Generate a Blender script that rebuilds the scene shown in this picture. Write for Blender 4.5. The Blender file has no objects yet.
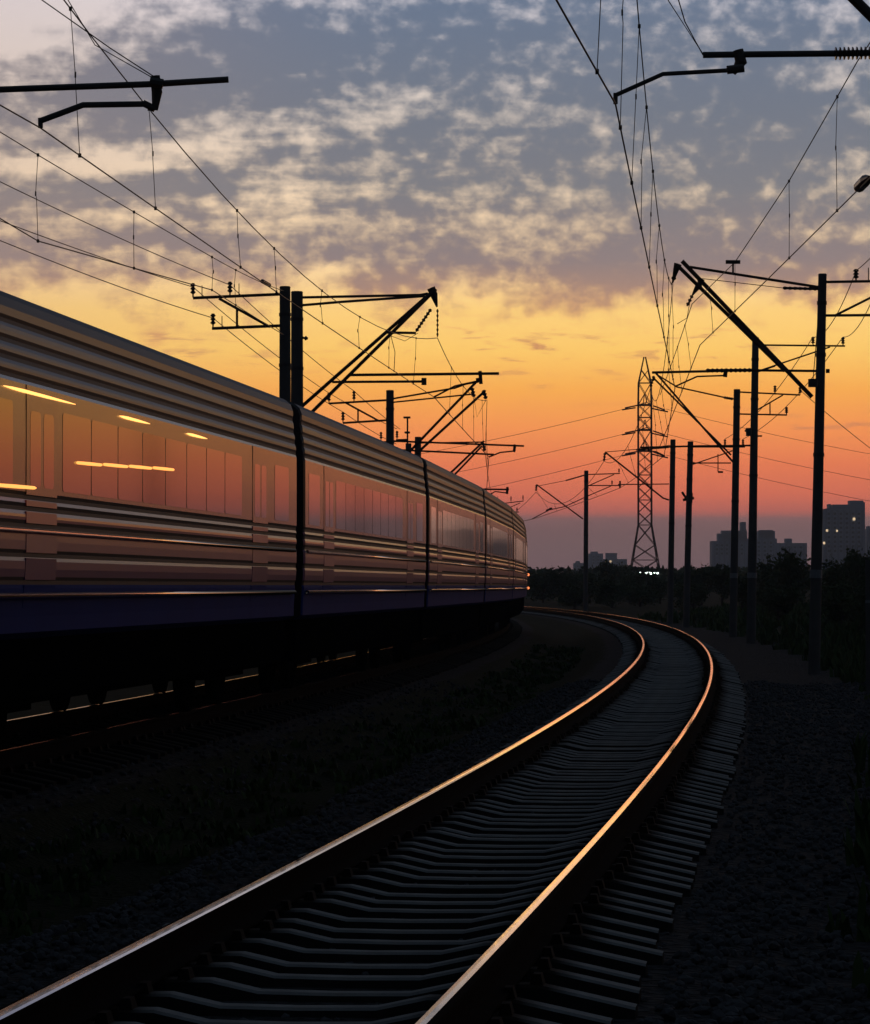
import bpy, math, random
from mathutils import Vector, Matrix
random.seed(7)
S = bpy.context.scene
COL = S.collection
PI = math.pi
V3 = Vector

# ------------------------------------------------------------------ camera numbers
F, CX, CY, YH, H = 3450.0, 435.0, 512.0, 586.0, 1.57
TH = math.atan((YH - CY) / F)
CT, ST = math.cos(TH), math.sin(TH)

def at(px, py, Y):
    """world point at depth Y seen at pixel (px,py) of the photograph"""
    r, u = (px - CX) / F, (CY - py) / F
    d = Vector((r, CT - u * ST, ST + u * CT))
    k = Y / d.y
    return Vector((d.x * k, Y, H + d.z * k))

def srgb(r, g, b):
    f = lambda c: (c / 255 / 12.92) if c <= 10.31 else ((c / 255 + .055) / 1.055) ** 2.4
    return (f(r), f(g), f(b), 1)

# ------------------------------------------------------------------ mesh builder
class MB:
    def __init__(s):
        s.v = []; s.f = []; s.mi = []
    def add(s, vs, fs, mi=0):
        b = len(s.v); s.v += [Vector(v) for v in vs]
        for f in fs:
            s.f.append([b + i for i in f]); s.mi.append(mi)
    def box(s, c, size, rot=None, mi=0):
        c = Vector(c); x, y, z = [q / 2 for q in size]
        vs = [Vector((a, b, d)) for a in (-x, x) for b in (-y, y) for d in (-z, z)]
        if rot: vs = [rot @ v for v in vs]
        s.add([v + c for v in vs], [(0,1,3,2),(4,6,7,5),(0,4,5,1),(2,3,7,6),(0,2,6,4),(1,5,7,3)], mi)
    def tube(s, p0, p1, r0, r1=None, n=8, mi=0):
        s.path([p0, p1], [r0, r0 if r1 is None else r1], n, mi)
    def path(s, pts, r, n=8, mi=0):
        pts = [Vector(p) for p in pts]
        if not isinstance(r, (list, tuple)): r = [r] * len(pts)
        base = len(s.v); prev = None
        for i, p in enumerate(pts):
            d = (pts[min(i + 1, len(pts) - 1)] - pts[max(i - 1, 0)])
            d = d.normalized() if d.length > 1e-9 else Vector((0, 0, 1))
            ref = Vector((0, 0, 1)) if abs(d.z) < .9 else Vector((0, 1, 0))
            a = d.cross(ref).normalized(); b = d.cross(a)
            for k in range(n):
                t = 2 * PI * (k + .5) / n
                s.v.append(p + (a * math.cos(t) + b * math.sin(t)) * r[i])
        for i in range(len(pts) - 1):
            for k in range(n):
                k2 = (k + 1) % n
                s.f.append([base + i*n + k, base + i*n + k2, base + (i+1)*n + k2, base + (i+1)*n + k]); s.mi.append(mi)
        s.f.append([base + k for k in range(n)]); s.mi.append(mi)
        s.f.append([base + (len(pts)-1)*n + k for k in reversed(range(n))]); s.mi.append(mi)
    def discs(s, p0, p1, r, rd, count, n=10):
        """ribbed insulator from p0 to p1"""
        p0, p1 = Vector(p0), Vector(p1)
        pts, rr = [p0], [r]
        for i in range(count):
            for t, q in ((.15, r), (.3, rd), (.6, rd * .9), (.8, r)):
                pts.append(p0.lerp(p1, (i + t) / count)); rr.append(q)
        pts.append(p1); rr.append(r)
        s.path(pts, rr, n)
    def build(s, name, mats, parent=None, smooth=False, origin=None):
        o0 = Vector((0,0,0)); q = parent
        while q is not None:
            if 'base' in q: o0 = Vector(q['base'])
            q = q.parent
        if origin is not None: o0 = Vector(origin)
        me = bpy.data.meshes.new(name)
        me.from_pydata([tuple(v - o0) for v in s.v], [], s.f)
        if not isinstance(mats, (list, tuple)): mats = [mats]
        for m in mats: me.materials.append(m)
        me.polygons.foreach_set('material_index', s.mi)
        if smooth: me.polygons.foreach_set('use_smooth', [True] * len(me.polygons))
        me.update()
        ob = bpy.data.objects.new(name, me); COL.objects.link(ob)
        if parent is not None: ob.parent = parent
        elif origin is not None: ob.location = o0
        return ob

def thing(name, label, cat, loc=(0,0,0), group=None, rotz=0):
    o = bpy.data.objects.new(name, None); COL.objects.link(o)
    o.empty_display_size = .3
    o.location = loc; o.rotation_euler = (0, 0, rotz)
    o['label'] = label; o['category'] = cat
    o['base'] = [float(c) for c in loc]
    if group: o['group'] = group
    return o
def tag(o, label, cat, group=None):
    o['label'] = label; o['category'] = cat
    if group: o['group'] = group
    return o
def kids(o): return [c for c in COL.objects if c.parent == o]
def copy_tree(o, parent=None):
    c = o.copy(); COL.objects.link(c)
    if parent is not None: c.parent = parent
    for ch in kids(o): copy_tree(ch, c)
    return c

# ------------------------------------------------------------------ materials
def mat(name, col, rough=.8, metal=0., var=.25, scale=6., bump=0., bscale=30., spec=.5, coat=0.):
    m = bpy.data.materials.new(name); m.use_nodes = True
    nt = m.node_tree; N = nt.nodes; L = nt.links
    p = N['Principled BSDF']
    p.inputs['Roughness'].default_value = rough; p.inputs['Metallic'].default_value = metal
    p.inputs['Specular IOR Level'].default_value = spec
    p.inputs['Coat Weight'].default_value = coat; p.inputs['Coat Roughness'].default_value = .06
    tc = N.new('ShaderNodeTexCoord')
    nz = N.new('ShaderNodeTexNoise'); nz.inputs['Scale'].default_value = scale; nz.inputs['Detail'].default_value = 6
    L.new(tc.outputs['Object'], nz.inputs['Vector'])
    mx = N.new('ShaderNodeMix'); mx.data_type = 'RGBA'
    mx.inputs[6].default_value = (*[c * (1 - var) for c in col], 1); mx.inputs[7].default_value = (*[min(1, c * (1 + var)) for c in col], 1)
    L.new(nz.outputs['Fac'], mx.inputs[0]); L.new(mx.outputs[2], p.inputs['Base Color'])
    if bump:
        n2 = N.new('ShaderNodeTexNoise'); n2.inputs['Scale'].default_value = bscale; n2.inputs['Detail'].default_value = 5
        L.new(tc.outputs['Object'], n2.inputs['Vector'])
        b = N.new('ShaderNodeBump'); b.inputs['Strength'].default_value = bump; b.inputs['Distance'].default_value = .02
        L.new(n2.outputs['Fac'], b.inputs['Height']); L.new(b.outputs['Normal'], p.inputs['Normal'])
    return m
def glow(name, col, strength):
    m = bpy.data.materials.new(name); m.use_nodes = True
    p = m.node_tree.nodes['Principled BSDF']
    p.inputs['Base Color'].default_value = (*col, 1); p.inputs['Emission Color'].default_value = (*col, 1)
    p.inputs['Emission Strength'].default_value = strength
    return m

M = dict(
    concrete=mat('mast_concrete', (.15,.142,.135), .85, var=.3, scale=3, bump=.3),
    steel=mat('painted_steel', (.10,.09,.085), .55, var=.3, scale=8),
    rust=mat('rusty_steel', (.11,.06,.04), .75, var=.35, scale=10, bump=.2),
    porcelain=mat('brown_porcelain', (.07,.045,.035), .25),
    wire=mat('wire_copper', (.09,.07,.055), .5, metal=.5),
    plate=mat('plate_paint', (.32,.34,.36), .6, var=.4, scale=14),
    railside=mat('rail_side', (.014,.011,.010), 1., var=.4, scale=14, bump=.3, spec=.02),
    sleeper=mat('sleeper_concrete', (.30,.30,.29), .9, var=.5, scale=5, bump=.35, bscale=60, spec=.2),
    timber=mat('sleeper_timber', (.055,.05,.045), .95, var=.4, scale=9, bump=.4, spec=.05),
    flank=mat('sleeper_flank_shade', (.03,.028,.026), .95, var=.5, scale=12, bump=.3, spec=.03),  # shade of the sleeper sides put into a darker colour
    clip=mat('rail_clip', (.02,.014,.011), .9, var=.4, scale=14, spec=.1),
    stone=mat('ballast_stone', (.10,.10,.105), .95, var=.5, scale=5, spec=.1),
    grass=mat('grass_blade', (.075,.12,.04), .8, var=.5, scale=.7, spec=.1),
    leaf=mat('leaf', (.085,.12,.05), .75, var=.5, scale=.6, spec=.15),
    bark=mat('bark', (.07,.055,.045), .9, var=.4, bump=.4),
    glass=mat('carriage_glass', (.018,.018,.02), .07, var=.1, spec=.5),
    roofp=mat('carriage_roof', (.05,.052,.056), .5, var=.2, scale=1.5, spec=.35),
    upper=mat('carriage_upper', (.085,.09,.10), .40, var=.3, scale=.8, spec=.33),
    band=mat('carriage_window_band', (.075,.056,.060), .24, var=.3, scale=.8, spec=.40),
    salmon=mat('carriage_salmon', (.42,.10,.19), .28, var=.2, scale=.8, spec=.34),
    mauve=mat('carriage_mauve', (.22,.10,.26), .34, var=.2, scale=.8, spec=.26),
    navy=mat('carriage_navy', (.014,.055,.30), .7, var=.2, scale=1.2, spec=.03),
    groove=mat('carriage_groove', (.04,.04,.046), .6, var=.2),
    under=mat('underframe', (.006,.006,.006), 1., var=.4, spec=.0),
    trim=mat('carriage_trail_trim', (1.,.70,.48), .12, metal=1., var=.02),  # orange metal of the added tubes, tinted like the light trails
    rubber=mat('bellows_rubber', (.02,.02,.02), .8),
    wall=mat('block_wall', (.34,.40,.50), .9, var=.2, scale=.05),  # distance haze partly put into the bluish wall colour
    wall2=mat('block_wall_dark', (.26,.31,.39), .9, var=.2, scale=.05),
    wpane=mat('block_window', (.12,.125,.14), .5, var=.3, scale=.3),
    pylon=mat('pylon_steel', (.09,.08,.075), .6, var=.2, scale=.5),
)
M['lampwarm'] = glow('lamp_amber', (1., .46, .12), 2.2)
M['trailtube'] = glow('trail_tube_amber', (1., .40, .09), 1.6)  # glow of the added tubes over the panes
M['tail'] = glow('tail_lamp_orange', (1., .24, .08), 1.8)
M['lit'] = glow('lit_window', (1., .72, .42), 1.1)
M['flood'] = glow('floodlight_white', (.85, 1., .9), 5.)

def tone_sleepers():
    # iron dust plus painted-in rail shade darkens each sleeper beside the rails
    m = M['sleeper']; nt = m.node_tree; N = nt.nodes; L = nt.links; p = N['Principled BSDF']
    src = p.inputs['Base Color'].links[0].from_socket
    at_ = N.new('ShaderNodeAttribute'); at_.attribute_name = 'rail_dust_shade'
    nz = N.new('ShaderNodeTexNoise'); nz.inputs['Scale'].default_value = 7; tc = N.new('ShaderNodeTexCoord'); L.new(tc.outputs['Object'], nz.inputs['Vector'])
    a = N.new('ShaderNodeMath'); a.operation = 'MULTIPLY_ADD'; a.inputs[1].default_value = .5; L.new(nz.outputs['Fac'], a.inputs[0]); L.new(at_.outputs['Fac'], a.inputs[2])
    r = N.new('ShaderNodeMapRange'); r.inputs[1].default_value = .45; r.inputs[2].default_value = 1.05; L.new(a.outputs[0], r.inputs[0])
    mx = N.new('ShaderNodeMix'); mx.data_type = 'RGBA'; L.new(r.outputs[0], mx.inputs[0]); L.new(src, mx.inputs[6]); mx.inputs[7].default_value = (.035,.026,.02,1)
    a2 = N.new('ShaderNodeAttribute'); a2.attribute_name = 'mid_streak'
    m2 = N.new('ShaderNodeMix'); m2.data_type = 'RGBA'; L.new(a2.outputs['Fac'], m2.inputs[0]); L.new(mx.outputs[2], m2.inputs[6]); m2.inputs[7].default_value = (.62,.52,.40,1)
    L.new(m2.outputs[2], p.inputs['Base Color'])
tone_sleepers()
DUST_SHADE = []
# rail running surface: worn steel
def rail_head():
    m = bpy.data.materials.new('rail_head'); m.use_nodes = True
    nt = m.node_tree; N = nt.nodes; L = nt.links; p = N['Principled BSDF']
    p.inputs['Metallic'].default_value = 1
    tc = N.new('ShaderNodeTexCoord')
    mp = N.new('ShaderNodeMapping'); mp.inputs['Scale'].default_value = (14, 1.2, 1)
    L.new(tc.outputs['Object'], mp.inputs[0])
    nz = N.new('ShaderNodeTexNoise'); nz.inputs['Scale'].default_value = 3; nz.inputs['Detail'].default_value = 6
    L.new(mp.outputs[0], nz.inputs['Vector'])
    r = N.new('ShaderNodeMapRange'); r.inputs[1].default_value = .3; r.inputs[2].default_value = .7; r.inputs[3].default_value = .05; r.inputs[4].default_value = .13
    L.new(nz.outputs['Fac'], r.inputs[0]); L.new(r.outputs[0], p.inputs['Roughness'])
    mx = N.new('ShaderNodeMix'); mx.data_type = 'RGBA'
    mx.inputs[6].default_value = (.84,.72,.63,1); mx.inputs[7].default_value = (.95,.83,.73,1)
    L.new(nz.outputs['Fac'], mx.inputs[0]); L.new(mx.outputs[2], p.inputs['Base Color'])
    return m
M['railhead'] = rail_head()
M['raildull'] = mat('rail_head_dull', (.42,.34,.27), .22, metal=1., var=.3, scale=9)

# ------------------------------------------------------------------ track alignment
def t1(y): return -2.38 + .1283 * y - y * y / 2748.
def t2(y): return -8.60 + .1220 * y - y * y / 3088.
def head(fn, y): return math.atan((fn(y + .05) - fn(y - .05)) / .1)
def off(fn, y, s, z=0.):
    a = head(fn, y); return Vector((fn(y) + s * math.cos(a), y - s * math.sin(a), z))

# ------------------------------------------------------------------ ground
def sm(a, b, x):
    t = min(1, max(0, (x - a) / (b - a))); return t * t * (3 - 2 * t)
def hnoise(x, y):
    return (math.sin(x * 1.7 + y * .63) + math.sin(x * .41 - y * .9 + 2) + math.sin(x * 3.1 + y * 2.3 + 1) * .5) * .02
def ground_z(x, y):
    yy = min(y, 380)
    d1, d2 = x - t1(yy), x - t2(yy)
    z = -.62
    for d in (d1, d2):
        a = abs(d)
        z = max(z, -.285 - .055 * sm(.85, 1.3, a) - .30 * sm(1.75, 2.9, a))
    if d1 > 0:   # lineside gravel on the right
        z = max(z, -.285 - .055 * sm(.85, 1.3, d1) - .05 * sm(1.5, 2.4, d1) + .36 * sm(3, 7.5, d1))
        z += .9 * sm(9, 40, d1)
    if d2 < 0: z += .5 * sm(5, 30, -d2)
    a = min(abs(d1), abs(d2))
    return z + hnoise(x, y) * sm(1.3, 3, a)

def build_ground():
    ys = []; y = -25.
    while y < 70: ys.append(y); y += .45
    while y < 9000: ys.append(y); y += max(.6, (y - 60) * .03 + .6)
    ys.append(9000.)
    ss = []; s = -12.
    while s <= 9: ss.append(s); s += .25
    o = .6; e = 9.
    while e < 6000: e += o; o *= 1.22; ss.append(e)
    o = .6; e = -12.
    while e > -6000: e -= o; o *= 1.22; ss.insert(0, e)
    V = []; zone = []
    for y in ys:
        yy = min(y, 380)
        for s in ss:
            x = t1(yy) + s
            V.append((x, y, ground_z(x, y)))
            g = sm(2.7, 4.6, s)                                   # grass to the right
            mid = sm(1.5, 2.3, -s) * sm(1.5, 2.2, x - t2(yy))       # strip between the tracks
            lft = sm(2.4, 4.0, -(x - t2(yy)))
            zone.append(max(g, mid, lft))
    nx = len(ss)
    Fs = [(j*nx+i, j*nx+i+1, (j+1)*nx+i+1, (j+1)*nx+i) for j in range(len(ys)-1) for i in range(nx-1)]
    me = bpy.data.meshes.new('ground'); me.from_pydata(V, [], Fs)
    at_ = me.attributes.new('grassiness', 'FLOAT', 'POINT'); at_.data.foreach_set('value', zone)
    me.polygons.foreach_set('use_smooth', [True] * len(Fs))
    m = bpy.data.materials.new('ground_mix'); m.use_nodes = True
    nt = m.node_tree; N = nt.nodes; L = nt.links; p = N['Principled BSDF']
    p.inputs['Roughness'].default_value = .95; p.inputs['Specular IOR Level'].default_value = .1
    tc = N.new('ShaderNodeTexCoord')
    vo = N.new('ShaderNodeTexVoronoi'); vo.inputs['Scale'].default_value = 17
    nz = N.new('ShaderNodeTexNoise'); nz.inputs['Scale'].default_value = .8; nz.inputs['Detail'].default_value = 8
    L.new(tc.outputs['Object'], vo.inputs['Vector']); L.new(tc.outputs['Object'], nz.inputs['Vector'])
    hs = N.new('ShaderNodeMix'); hs.data_type = 'RGBA'
    hs.inputs[6].default_value = (.02,.02,.021,1); hs.inputs[7].default_value = (.065,.065,.068,1)
    sep = N.new('ShaderNodeSeparateColor'); L.new(vo.outputs['Color'], sep.inputs[0]); L.new(sep.outputs[0], hs.inputs[0])
    gr = N.new('ShaderNodeMix'); gr.data_type = 'RGBA'
    gr.inputs[6].default_value = (.008,.015,.005,1); gr.inputs[7].default_value = (.022,.032,.012,1)
    L.new(nz.outputs['Fac'], gr.inputs[0])
    an = N.new('ShaderNodeAttribute'); an.attribute_name = 'grassiness'
    ma = N.new('ShaderNodeMath'); ma.operation = 'ADD'; L.new(an.outputs['Fac'], ma.inputs[0])
    mb = N.new('ShaderNodeMath'); mb.operation = 'MULTIPLY_ADD'; mb.inputs[1].default_value = 1.2; mb.inputs[2].default_value = -.6
    L.new(nz.outputs['Fac'], mb.inputs[0]); L.new(mb.outputs[0], ma.inputs[1])
    mr = N.new('ShaderNodeMapRange'); mr.inputs[1].default_value = .35; mr.inputs[2].default_value = .65
    L.new(ma.outputs[0], mr.inputs[0])
    mx = N.new('ShaderNodeMix'); mx.data_type = 'RGBA'
    L.new(mr.outputs[0], mx.inputs[0]); L.new(hs.outputs[2], mx.inputs[6]); L.new(gr.outputs[2], mx.inputs[7]); L.new(mx.outputs[2], p.inputs['Base Color'])
    b = N.new('ShaderNodeBump'); b.inputs['Strength'].default_value = .9; b.inputs['Distance'].default_value = .05
    L.new(vo.outputs['Distance'], b.inputs['Height']); L.new(b.outputs['Normal'], p.inputs['Normal'])
    me.materials.append(m)
    o = bpy.data.objects.new('ground', me); COL.objects.link(o); o['kind'] = 'structure'
build_ground()

# ballast stones near the camera (uncountable)
def build_stones():
    rnd = random.Random(3); mb = MB()
    ico = [(0,0,1),(.89,0,.45),(.28,.85,.45),(-.72,.53,.45),(-.72,-.53,.45),(.28,-.85,.45),(.72,.53,-.45),(-.28,.85,-.45),(-.89,0,-.45),(-.28,-.85,-.45),(.72,-.53,-.45),(0,0,-1)]
    tri = [(0,1,2),(0,2,3),(0,3,4),(0,4,5),(0,5,1),(1,6,2),(2,7,3),(3,8,4),(4,9,5),(5,10,1),(2,6,7),(3,7,8),(4,8,9),(5,9,10),(1,10,6),(6,11,7),(7,11,8),(8,11,9),(9,11,10),(10,11,6)]
    n = 0
    while n < 26000:
        y = 9.5 + 60 * rnd.random() ** 1.7
        s = rnd.uniform(-2.6, 4.6) if rnd.random() < .86 else rnd.uniform(-8.4, -3.6)
        p = off(t1, y, s); gz = ground_z(p.x, p.y)
        inside = abs(s) < 1.42
        if inside and rnd.random() < .6: continue
        r = rnd.uniform(.016, .036) * (.85 if inside else 1.1)
        z = gz + (rnd.uniform(-.9, .1) if inside else rnd.uniform(-.2, .7)) * r
        rot = Matrix.Rotation(rnd.random() * 6.28, 3, 'Z') @ Matrix.Rotation(rnd.random() * 3, 3, 'X')
        sc = Vector((rnd.uniform(.7, 1.4), rnd.uniform(.7, 1.3), rnd.uniform(.5, 1)))
        c = Vector((p.x, p.y, z))
        mb.add([rot @ Vector((v[0]*sc.x*rnd.uniform(.8,1.15), v[1]*sc.y*rnd.uniform(.8,1.15), v[2]*sc.z)) * r + c for v in ico], tri)
        n += 1
    o = mb.build('ballast_stones', M['stone']); o['kind'] = 'stuff'
build_stones()

def build_grass():
    rnd = random.Random(5); mb = MB()
    for _ in range(13000):
        y = 16 + 190 * rnd.random() ** 1.5
        s = rnd.uniform(3.4, 16) if rnd.random() < .75 else rnd.uniform(-4.2, -2.7)
        if s < 0 and (y > 120 or rnd.random() < .6): continue
        if s < 5.5 and s > 0 and rnd.random() < .5: continue
        if _ < 900: y = rnd.uniform(13, 42); s = 2.1 + 2.2 * rnd.random() ** .5 + (y - 13) * .02
        p = off(t1, y, s); gz = ground_z(p.x, p.y)
        hgt = rnd.uniform(.12, .5) * (1 if s > 0 else .3) * (1.5 if s > 8 else 1)
        for _k in range(rnd.randint(5, 9)):
            a = rnd.random() * 6.28; lean = rnd.uniform(.1, .5) * hgt; w = rnd.uniform(.012, .03) * (1 + y / 80)
            b = Vector((p.x + rnd.uniform(-.12,.12), p.y + rnd.uniform(-.12,.12), gz - .02))
            sx = Vector((math.cos(a + 1.57), math.sin(a + 1.57), 0)) * w
            t = b + Vector((math.cos(a) * lean, math.sin(a) * lean, hgt * rnd.uniform(.7, 1.1)))
            mdl = b.lerp(t, .55) + Vector((0, 0, hgt * .12))
            mb.add([b - sx, b + sx, mdl + sx * .7, mdl - sx * .7, t], [(0,1,2,3), (3,2,4)])
    o = mb.build('grass', M['grass']); o['kind'] = 'stuff'
build_grass()

# ------------------------------------------------------------------ tracks
RAILP = [(-.075,-.18),(-.075,-.168),(-.02,-.15),(-.009,-.135),(-.009,-.05),(-.036,-.036),(-.0375,-.010),(-.030,-.002),(-.012,0),(.012,0),(.030,-.002),(.0375,-.010),(.036,-.036),(.009,-.05),(.009,-.135),(.02,-.15),(.075,-.168),(.075,-.18)]
def rail_mesh(fn, s, y0, y1):
    mb = MB(); ys = []; y = y0
    while y < y1: ys.append(y); y += 1.0 if y < 90 else 2.0
    n = len(RAILP)
    for y in ys:
        for (a, z) in RAILP: mb.v.append(off(fn, y, s + a, z))
    for i in range(len(ys) - 1):
        for k in range(n):
            k2 = (k + 1) % n
            mb.f.append([i*n+k, (i+1)*n+k, (i+1)*n+k2, i*n+k2]); mb.mi.append(1 if k in ((7, 8) if s > 0 else (8, 9, 10)) else 0)
    mb.f.append(list(range(n))); mb.mi.append(0)
    return mb
def sleeper_verts():
    # half-profile along the sleeper: (lateral, top z, half width top, half width bottom)
    st = [(-1.35,-.283,0.070,0.123),(-1.15,-.24,0.066,0.123),(-.92,-.192,0.065,0.123),(-.7,-.19,0.064,0.123),(-.56,-.19,0.062,0.123),(-.45,-.214,0.061,0.119),(-.34,-.238,0.058,0.114),(0,-.243,0.056,0.114),(.34,-.238,0.058,0.114),(.45,-.214,0.061,0.119),(.56,-.19,0.062,0.123),(.7,-.19,0.064,0.123),(.92,-.192,0.065,0.123),(1.15,-.24,0.066,0.123),(1.35,-.283,0.070,0.123)]
    V = []; Fc = []
    for (x, z, wt, wb) in st: V += [(x,-wb,-.44),(x,-wt,z-.012),(x,-wt+.012,z),(x,wt-.012,z),(x,wt,z-.012),(x,wb,-.44)]
    for i in range(len(st) - 1):
        for k in range(5): Fc.append((i*6+k, i*6+k+1, (i+1)*6+k+1, (i+1)*6+k))
    Fc.append(tuple(range(5, -1, -1))); Fc.append(tuple((len(st)-1)*6 + k for k in range(6)))
    # fastening shoulders and clips either side of each rail
    for rx in (-.795, .795):
        for d in (-.115, .115):
            b = len(V); x0, x1 = rx + d - .03, rx + d + .03
            V += [(x0,-.055,-.192),(x1,-.055,-.192),(x1,.055,-.192),(x0,.055,-.192),(x0+.012,-.045,-.145),(x1-.012,-.045,-.145),(x1-.012,.045,-.145),(x0+.012,.045,-.145)]
            Fc += [(b,b+1,b+5,b+4),(b+1,b+2,b+6,b+5),(b+2,b+3,b+7,b+6),(b+3,b,b+4,b+7),(b+4,b+5,b+6,b+7)]
    return V, Fc
SV, SF = sleeper_verts()
MID_STREAK = [max(0., 1 - abs(v[0] - .06) / .07) for v in SV]  # paler streak along the middle of the track
DUST_SHADE = [1 - sm(.10, .34, abs(abs(v[0]) - .795)) for v in SV]
def set_sleeper_tones(me):
    n = len(me.vertices); a = me.attributes.new('rail_dust_shade', 'FLOAT', 'POINT'); a.data.foreach_set('value', (DUST_SHADE * (n // len(DUST_SHADE) + 1))[:n])
    b = me.attributes.new('mid_streak', 'FLOAT', 'POINT'); b.data.foreach_set('value', (MID_STREAK * (n // len(MID_STREAK) + 1))[:n])
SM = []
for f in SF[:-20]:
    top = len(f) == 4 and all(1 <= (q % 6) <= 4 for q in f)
    SM.append(0 if top else 2)                       # shade painted in: side faces take the darker flank colour
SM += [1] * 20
def build_track(fn, label, y_first, headmat, slm='sleeper', y0=-18, y1=420, g=.795):
    base = off(fn, 12, 0, -.2)
    t = thing('railway_track', label, 'railway track', base)
    for s in (-g, g):
        rail_mesh(fn, s, y0, y1).build('rail', [M['railside'], headmat], t, smooth=False)
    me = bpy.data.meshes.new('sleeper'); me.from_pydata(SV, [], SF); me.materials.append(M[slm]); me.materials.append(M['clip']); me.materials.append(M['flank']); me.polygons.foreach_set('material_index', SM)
    set_sleeper_tones(me)
    rest = MB(); rnd = random.Random(11)
    y = -16.; k = 0
    while y < 330:
        a = head(fn, y); p = off(fn, y, rnd.gauss(0, .02), rnd.gauss(0, .004)); yaw = -a + rnd.gauss(0, .006)
        if y >= y_first and k < 100:
            ob = bpy.data.objects.new('sleeper', me); COL.objects.link(ob); ob.parent = t
            ob.location = p - base; ob.rotation_euler = (0, 0, yaw); k += 1
        else:
            R = Matrix.Rotation(yaw, 3, 'Z')
            nb = len(rest.v); rest.v += [R @ Vector(v) + p for v in SV]
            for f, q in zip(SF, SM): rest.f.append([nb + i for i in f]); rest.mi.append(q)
        y += .543
    o = rest.build('sleeper_run', [M[slm], M['clip'], M['flank']], t); o['kind'] = 'stuff'; set_sleeper_tones(o.data)
    return t
build_track(t1, 'empty railway track whose two bright rails sweep up the foreground and curve left', 12.2, M['railhead'])
build_track(t2, 'darker railway track on the left, under the train', 27., M['raildull'], 'timber')

# ------------------------------------------------------------------ train
CARL = 19.7
GROOVES = [3.86, 3.69, 3.54, 3.39, 2.35, 2.25, 2.10, 1.84, 1.60]
def car_profile():
    """(lateral, z, material index of the strip that starts here) from the sole up over the roof, one side"""
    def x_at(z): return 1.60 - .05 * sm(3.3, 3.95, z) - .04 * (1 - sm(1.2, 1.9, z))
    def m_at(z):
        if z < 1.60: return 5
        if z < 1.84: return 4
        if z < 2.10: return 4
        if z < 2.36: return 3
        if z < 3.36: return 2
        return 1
    P = [(1.45, 1.10, 5)]
    zs = [1.16, 1.3, 1.45]
    prev = 1.45
    for g in sorted(GROOVES):
        P_g = [(g - .05, 0, None), (g - .018, -.010, 6), (g + .018, -.010, 6), (g + .05, 0, None)]
        zs.append((prev + g) / 2)
        for q in P_g: zs.append(q)
        prev = g
    pts = []
    for z in zs:
        if isinstance(z, tuple):
            zz, d, mi = z
            pts.append((x_at(zz) + d, zz, m_at(zz) if mi is None else mi))
        else:
            # slight swell between grooves: corrugated sheet
            pts.append((x_at(z) + .0015, z, m_at(z)))
    pts.sort(key=lambda q: q[1])
    P += pts
    P += [(1.55, 3.98, 0), (1.52, 4.07, 0), (1.44, 4.14, 0), (1.30, 4.19, 0), (1.05, 4.235, 0), (.7, 4.27, 0), (.35, 4.29, 0)]
    return P
PROF = car_profile()
def body_mesh(cab=False):
    mb = MB()
    right = PROF; loop = [(x, z, m) for (x, z, m) in right] + [(0, 4.295, 0)] + [(-x, z, m) for (x, z, m) in reversed(right)]
    n = len(loop)
    ys = [-CARL/2, -CARL/2 + .05, CARL/2 - .05, CARL/2]; sc = [.985, 1, 1, .985]
    if cab:
        ys = [-CARL/2, -CARL/2 + .05, CARL/2 - 1.6, CARL/2 - .9, CARL/2 - .35, CARL/2]; sc = [.985, 1, 1, .97, .88, .72]
    for y, k in zip(ys, sc):
        for (x, z, m) in loop:
            mb.v.append(Vector((x * k, y, 1.1 + (z - 1.1) * (1 - (1 - k) * .6))))
    for i in range(len(ys) - 1):
        for k in range(n - 1):
            mi = loop[k][2] if loop[k][0] > 0 else loop[k + 1][2]
            mb.f.append([i*n+k, i*n+k+1, (i+1)*n+k+1, (i+1)*n+k]); mb.mi.append(mi)
        mb.f.append([i*n+n-1, i*n, (i+1)*n, (i+1)*n+n-1]); mb.mi.append(6)
    mb.f.append(list(range(n))); mb.mi.append(2)
    mb.f.append([(len(ys)-1)*n + k for k in reversed(range(n))]); mb.mi.append(2)
    return mb
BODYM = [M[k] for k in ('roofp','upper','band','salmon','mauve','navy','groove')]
def rounded_panel(mb, y0, y1, z0, z1, x, depth, r=.09, sgn=1, mi=0):
    pts = []
    for (cy, cz, a0) in ((y1 - r, z1 - r, 0), (y0 + r, z1 - r, 90), (y0 + r, z0 + r, 180), (y1 - r, z0 + r, 270)):
        for k in range(4):
            a = math.radians(a0 + k * 30); pts.append((cy + r * math.cos(a), cz + r * math.sin(a)))
    n = len(pts)
    vs = [(sgn * x, p[0], p[1]) for p in pts] + [(sgn * (x + depth), p[0], p[1]) for p in pts]
    fs = [tuple(range(n, 2 * n))] + [(k, (k+1) % n, n + (k+1) % n, n + k) for k in range(n)]
    mb.add(vs, fs, mi)
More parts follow.
